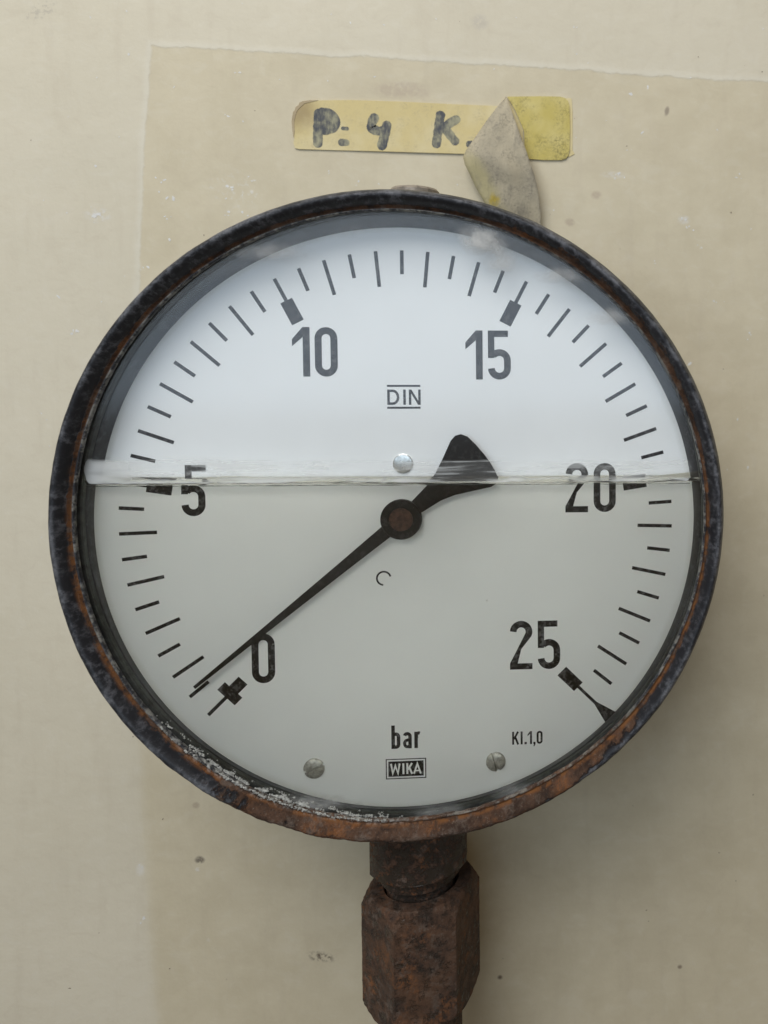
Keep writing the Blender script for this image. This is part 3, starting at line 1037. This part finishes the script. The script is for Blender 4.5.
# mineral crust along the lower-left lip
vs, fs = [], []
for k in range(1900):
    a = math.radians(random.triangular(-182, -128, -156))
    R = random.gauss(75.5, 0.62)
    if R > 76.6 or R < 74.2: continue
    if noise.noise(Vector((math.sin(a) * 22, math.cos(a) * 22, R * .9))) < -0.02: continue
    s = random.uniform(0.10, 0.34) * (1.0 if R > 75.4 else 0.7)
    base_y = -2.05 if R < 75.95 else -3.1
    c = Vector((OX + R * math.sin(a), base_y - s * 0.15, OZ + R * math.cos(a)))
    b = len(vs)
    for d in ((1, 0, 0), (-1, 0, 0), (0, 1, 0), (0, -1, 0), (0, 0, 1), (0, 0, -1)):
        vs.append(c + Vector((d[0] * s * random.uniform(.7, 1.6), d[1] * s * .7, d[2] * s * random.uniform(.7, 1.4))))
    for t3 in ((0, 2, 4), (2, 1, 4), (1, 3, 4), (3, 0, 4), (2, 0, 5), (1, 2, 5), (3, 1, 5), (0, 3, 5)):
        fs.append(tuple(b + q for q in t3))
new_obj('mineral_deposit', vs, fs, MAT['lime'], bezel, kind='stuff')

# vent plug on top
v, f = lathe_z([(3.5, 76.0), (3.5, 80.0), (6.2, 80.0), (6.4, 80.6), (6.4, 86.6), (5.9, 87.2), (4.6, 87.5), (4.4, 86.8), (0.02, 86.8)], 0.3, 20, 40, cap=False)
sharp(new_obj('vent_plug', v, f, MAT['brass'], gauge))

# connection stem under the case


def rough_d(amp, sc_):
    def g(v):
        n = noise.fractal(v * sc_, 1.0, 2.0, 3) * amp
        return v + Vector((v.x, v.y - 20, 0)).normalized() * n + Vector((0, 0, n * .5))
    return g


# block: round bar with a flat milled on the left side
prof = subdiv_prof([(13.0, -74.0), (13.0, -95.0), (13.0, -98.6), (12.75, -99.2), (11.4, -99.6), (11.0, -100.0), (10.9, -102.6), (9.4, -103.2), (9.2, -110)], 6)
vs, fs = [], []
n = 96
dsp = rough_d(0.06, 0.35)
for i in range(n):
    a = 2 * math.pi * i / n
    for (R, z) in prof:
        aa = a + math.radians(8)
        rq = R
        if z > -99.0: rq = min(12.7 / max(abs(math.cos(a)), abs(math.sin(a))), 14.6, 13.2 + max(0.0, -z * 0 + (z + 99.0) * 0.9))
        v = Vector((-0.2 + rq * math.sin(aa), 20 - rq * math.cos(aa), z))
        vs.append(dsp(v))
k = len(prof)
for i in range(n):
    j = (i + 1) % n
    for q in range(k - 1):
        fs.append((i * k + q, j * k + q, j * k + q + 1, i * k + q + 1))
fs.append([i * k for i in range(n)]); fs.append([i * k + k - 1 for i in range(n)][::-1])
sharp(new_obj('stem', vs, fs, MAT['stem'], gauge), 50)

# ------------------------------------------------------------------ union nut on its pipe
joint = empty('pipe_joint', (0, 20, -260), 'rusty brown hexagonal union nut on a pipe below the gauge', 'pipe joint')
NR, NZ0, NZ1, TURN = 16.05, -141.3, -105.2, 15.5
vs, fs = [], []
na = 180
rows = [NZ0 + (NZ1 - NZ0) * i / 44 for i in range(45)]
dsp = rough_d(0.07, 0.2)
dsp2 = rough_d(0.05, 1.0)
flat_r = NR * math.cos(math.pi / 6)
for zi, z in enumerate(rows):
    for i in range(na):
        a = 2 * math.pi * i / na
        b = ((a + math.pi / 6) % (math.pi / 3)) - math.pi / 6
        r = flat_r / math.cos(b)
        # rounded corners and 30 degree chamfers at both ends
        r = min(r, NR * 0.998)
        r = min(r, 13.6 + (NZ1 - z) * 0.75, 11.6 + (z - NZ0) * 1.0)
        aa = a + math.radians(TURN)
        vs.append(dsp2(dsp(Vector((r * math.sin(aa), 20 - r * math.cos(aa), z)))))
for zi in range(len(rows) - 1):
    for i in range(na):
        j = (i + 1) % na
        fs.append((zi * na + i, zi * na + j, (zi + 1) * na + j, (zi + 1) * na + i))
top = (len(rows) - 1) * na
# top land with a bore, bottom land
b0 = len(vs)
for (r, z) in ((10.3, NZ1 + 0.05), (10.0, NZ1 - 1.2), (9.3, NZ1 - 2.5)):
    for i in range(na):
        aa = 2 * math.pi * i / na + math.radians(TURN)
        vs.append(Vector((r * math.sin(aa), 20 - r * math.cos(aa), z)))
for i in range(na):
    j = (i + 1) % na
    fs.append((top + i, top + j, b0 + j, b0 + i))
    fs.append((b0 + i, b0 + j, b0 + na + j, b0 + na + i))
    fs.append((b0 + na + i, b0 + na + j, b0 + 2 * na + j, b0 + 2 * na + i))
fs.append([i for i in range(na)])
sharp(new_obj('hex_nut', vs, fs, MAT['nut'], joint), 42)
v, f = lathe_z(subdiv_prof([(10.8, -141.5), (10.8, -260)], 30), 0, 20, 64, rough_d(0.12, 0.3))
sharp(new_obj('pipe', v, f, MAT['pipe'], joint), 50)

# ------------------------------------------------------------------ label on the wall
SY = WALL_Y - 0.55


def px_poly(pts, y=SY): return [(at(u, w, y).x, at(u, w, y).z) for u, w in pts]


lab_c = at(430, 128, SY)
lab = empty('adhesive_label', (lab_c.x, SY, lab_c.z), 'torn yellowed strip label with faded hand lettering stuck above the gauge', 'label')


def sheet(name, pts, y, th, mat, parent):
    return slab(name, pts, y, y + th, mat, parent)


cream = [(292, 120), (294, 112), (296, 107), (302, 102), (310, 100.5), (350, 100), (400, 101.5), (450, 104), (498, 106), (506, 97.2), (514, 110), (523, 130), (524, 158),
         (500, 155.5), (470, 154), (420, 152.5), (370, 151), (330, 150), (299, 149), (295, 148), (293.5, 143), (294.5, 138), (292.5, 130)]
strip = sheet('written_strip', px_poly(cream, SY), SY, 0.25, MAT['cream'], lab)
# raised torn edge at the left end of the strip
torn = [(291.5, 121), (293, 112), (294.5, 110.5), (295.5, 107), (298.5, 105), (299.5, 102.5), (303.5, 101), (311, 100), (318, 100.2), (312, 101.6), (304.5, 103.4), (301, 106.5), (297.5, 110), (295.5, 115), (294, 122), (294.6, 131), (293.5, 138), (292.3, 130)]
sheet('torn_edge', px_poly(torn, SY - 0.12), SY - 0.12, 0.12, MAT['torn'], lab)
yel = [(507, 96.6), (540, 96.2), (560, 96.5), (565, 98), (568, 101), (569.5, 106), (570, 130), (569.5, 150), (568.5, 155), (566, 158.5), (561, 160), (545, 160), (527, 158.8), (524.5, 150), (524, 131), (515, 110)]
sheet('yellow_end', px_poly(yel, SY - 0.05), SY - 0.05, 0.28, MAT['yellow'], lab)
back = [(548, 97.5), (571.5, 98.5), (572.5, 110), (572.5, 150), (574.5, 154), (569, 157), (548, 157)]
sheet('backing_edge', px_poly(back, SY + 0.35), SY + 0.30, 0.2, MAT['cream'], lab)

# peeled flap: hangs forward from the fold, dirty adhesive side out
Lp = [(506, 96.5), (497, 107), (487, 120), (476, 136), (466, 150), (463, 157), (465, 165), (470, 175), (476, 188), (483, 200), (489, 212), (496, 228)]
Rp = [(506.5, 96.5), (510, 106), (514, 117), (518, 128), (522, 139), (526, 150), (530, 162), (534, 174), (537, 185), (539, 197), (540.5, 210), (541, 228)]
vs, fs = [], []
nt, nu = 44, 16


def samp(P, t):
    k = t * (len(P) - 1); i = min(int(k), len(P) - 2); f = k - i
    return (P[i][0] + (P[i + 1][0] - P[i][0]) * f, P[i][1] + (P[i + 1][1] - P[i][1]) * f)


for i in range(nt + 1):
    t = i / nt
    l, r = samp(Lp, t), samp(Rp, t)
    for j in range(nu + 1):
        s = j / nu
        lift = 0.8 + 4.6 * math.sin(math.pi * min(1, t * 1.02)) ** 0.8 * (0.55 + 0.45 * math.sin(math.pi * (0.15 + 0.75 * s)))
        lift += 0.55 * noise.noise(Vector((s * 2.5, t * 5, 3))) + 0.25 * noise.noise(Vector((s * 7, t * 3, 8)))
        if s > 0.8: lift += 1.6 * ((s - 0.8) / 0.2) ** 2 * t          # the free edge curls up
        u = l[0] + (r[0] - l[0]) * s; w = l[1] + (r[1] - l[1]) * s
        q = at(u, w, SY - lift)
        vs.append(q)
nv_ = len(vs)
for q in list(vs[:nv_]): vs.append(Vector((q.x, q.y + 0.18, q.z)))
for i in range(nt):
    for j in range(nu):
        a = i * (nu + 1) + j
        fs.append((a, a + 1, a + nu + 2, a + nu + 1))
        fs.append((nv_ + a, nv_ + a + nu + 1, nv_ + a + nu + 2, nv_ + a + 1))
for i in range(nt):
    a = i * (nu + 1); b = a + nu + 1
    fs.append((a, b, nv_ + b, nv_ + a)); fs.append((a + nu, nv_ + a + nu, nv_ + b + nu, b + nu))
for j in range(nu):
    a = nt * (nu + 1) + j
    fs.append((a, a + 1, nv_ + a + 1, nv_ + a)); fs.append((j, nv_ + j, nv_ + j + 1, j + 1))


def mat_flap():
    t = NT('peeled_flap')
    p = t.wpos()
    x, y, z = t.sep(p)
    n = t.noise(p, 0.25, 5, 0.7); n2 = t.noise(p, 1.4, 4, 0.75); n3 = t.noise(p, 0.1, 3)
    base = t.mix(t.step(n3, 0.35, 0.65), (0.53, 0.465, 0.33), (0.43, 0.38, 0.275))
    # adhesive gone in the lower left: cream paper shows
    q = at(481, 186, SY - 4)
    a = t.m('DIVIDE', t.m('ADD', t.m('SUBTRACT', x, q.x), t.m('MULTIPLY', t.m('SUBTRACT', z, q.z), 0.45)), 4.2)
    b = t.m('DIVIDE', t.m('SUBTRACT', z, q.z), 11.0)
    r = t.m('SQRT', t.m('ADD', t.m('MULTIPLY', a, a), t.m('MULTIPLY', b, b)))
    r = t.m('ADD', r, t.m('MULTIPLY', t.m('SUBTRACT', n, 0.5), 0.8))
    k = t.step(r, 1.45, 0.45)
    c = t.mix(t.m('MULTIPLY', k, 0.9), base, (0.50, 0.44, 0.24))
    q2 = at(494, 201, SY - 4)
    r2 = t.m('ADD', t.vm('DISTANCE', p, tuple(q2)), t.m('MULTIPLY', t.m('SUBTRACT', n, 0.5), 4.0))
    c = t.mix(t.m('MULTIPLY', t.step(r2, 2.6, 1.0), 0.85), c, (0.55, 0.40, 0.03))
    g = t.m('MULTIPLY', t.m('MULTIPLY', t.step(n2, 0.45, 0.66), t.step(n, 0.35, 0.62)), inv(t, t.m('MULTIPLY', k, 0.85)))
    crk = t.noise(t.vm('MULTIPLY', p, (0.5, 0.5, 0.12)), 0.55, 4, 0.6, 1.0)
    c = t.mix(t.m('MULTIPLY', t.step(crk, 0.52, 0.66), 0.35), c, (0.20, 0.18, 0.15))
    c = t.mix(t.m('MULTIPLY', g, 0.6), c, (0.15, 0.135, 0.115))
    return t.done(t.bsdf(c, 0.6, nrm=t.bump(t.m('ADD', t.m('MULTIPLY', crk, 2.5), t.m('ADD', n, n2)), 0.16, 0.8), spec=0.3))


new_obj('peeled_flap', vs, fs, mat_flap(), lab)

# hand lettering in marker, brushed strokes on the strip


def marker(name, paths, w):
    vs, fs = [], []
    for k, path in enumerate(paths):
        pts = [Vector((at(u, q, SY).x, at(u, q, SY).z)) for u, q in path]
        pts[0] = pts[0] + (pts[0] - pts[1]).normalized() * w * .12
        pts[-1] = pts[-1] + (pts[-1] - pts[-2]).normalized() * w * .12
        # resample and smooth the bends
        L = [0.0]
        for a, b in zip(pts, pts[1:]): L.append(L[-1] + (b - a).length)
        n = max(10, int(L[-1] / 0.3))
        q = []
        for i in range(n + 1):
            d = L[-1] * i / n
            m_ = max(0, max(i2 for i2 in range(len(pts) - 1) if L[i2] <= d + 1e-9))
            q.append(pts[m_].lerp(pts[m_ + 1], min(1, (d - L[m_]) / (L[m_ + 1] - L[m_]))))
        for _ in range(4):
            q = [q[0]] + [(q[i - 1] + q[i] * 2 + q[i + 1]) / 4 for i in range(1, n)] + [q[-1]]
        r = w * 0.42
        LL, RR = [], []
        for i in range(n + 1):
            d = L[-1] * i / n
            e = min(d, L[-1] - d)
            f = math.sqrt(max(0.12, 1 - max(0, 1 - e / r) ** 2)) * (1 + 0.16 * noise.noise(Vector((q[i].x * .8, q[i].y * .8, k))))
            t_ = (q[min(i + 1, n)] - q[max(i - 1, 0)]).normalized()
            nn = Vector((-t_.y, t_.x)) * (w / 2 * f)
            LL.append(q[i] + nn); RR.append(q[i] - nn)
        b = len(vs)
        yy = SY - 0.03 - 0.012 * k
        for a in LL: vs.append((a.x, yy, a.y))
        for a in RR: vs.append((a.x, yy, a.y))
        for i in range(n): fs.append((b + i, b + i + 1, b + n + 2 + i, b + n + 1 + i))
    return new_obj(name, vs, fs, MAT['marker'], strip, smooth=False)


marker('hand_lettering', [[(319, 110), (318.5, 120), (318, 132), (317.8, 146.5)], [(319, 112), (328, 113), (334, 117), (336, 122.5), (333, 128), (326, 130.5), (321, 129)], [(322, 120), (330, 122)]], 2.9)
marker('hand_lettering', [[(341.5, 128.3), (348.5, 128.8)]], 1.1)
marker('hand_lettering', [[(339, 142.2), (348.5, 142.8)]], 2.2)
marker('hand_lettering', [[(376, 115), (372, 122), (371, 128.5), (379, 131.5), (386, 130)], [(387.5, 122), (385, 134), (381, 149)]], 2.8)
marker('hand_lettering', [[(441, 112), (439, 124), (436, 147)], [(459, 118), (450, 123), (442, 130)], [(444, 127), (450, 135), (457, 143.5)]], 2.7)
marker('hand_lettering', [[(467, 144.5), (474, 144)]], 2.2)
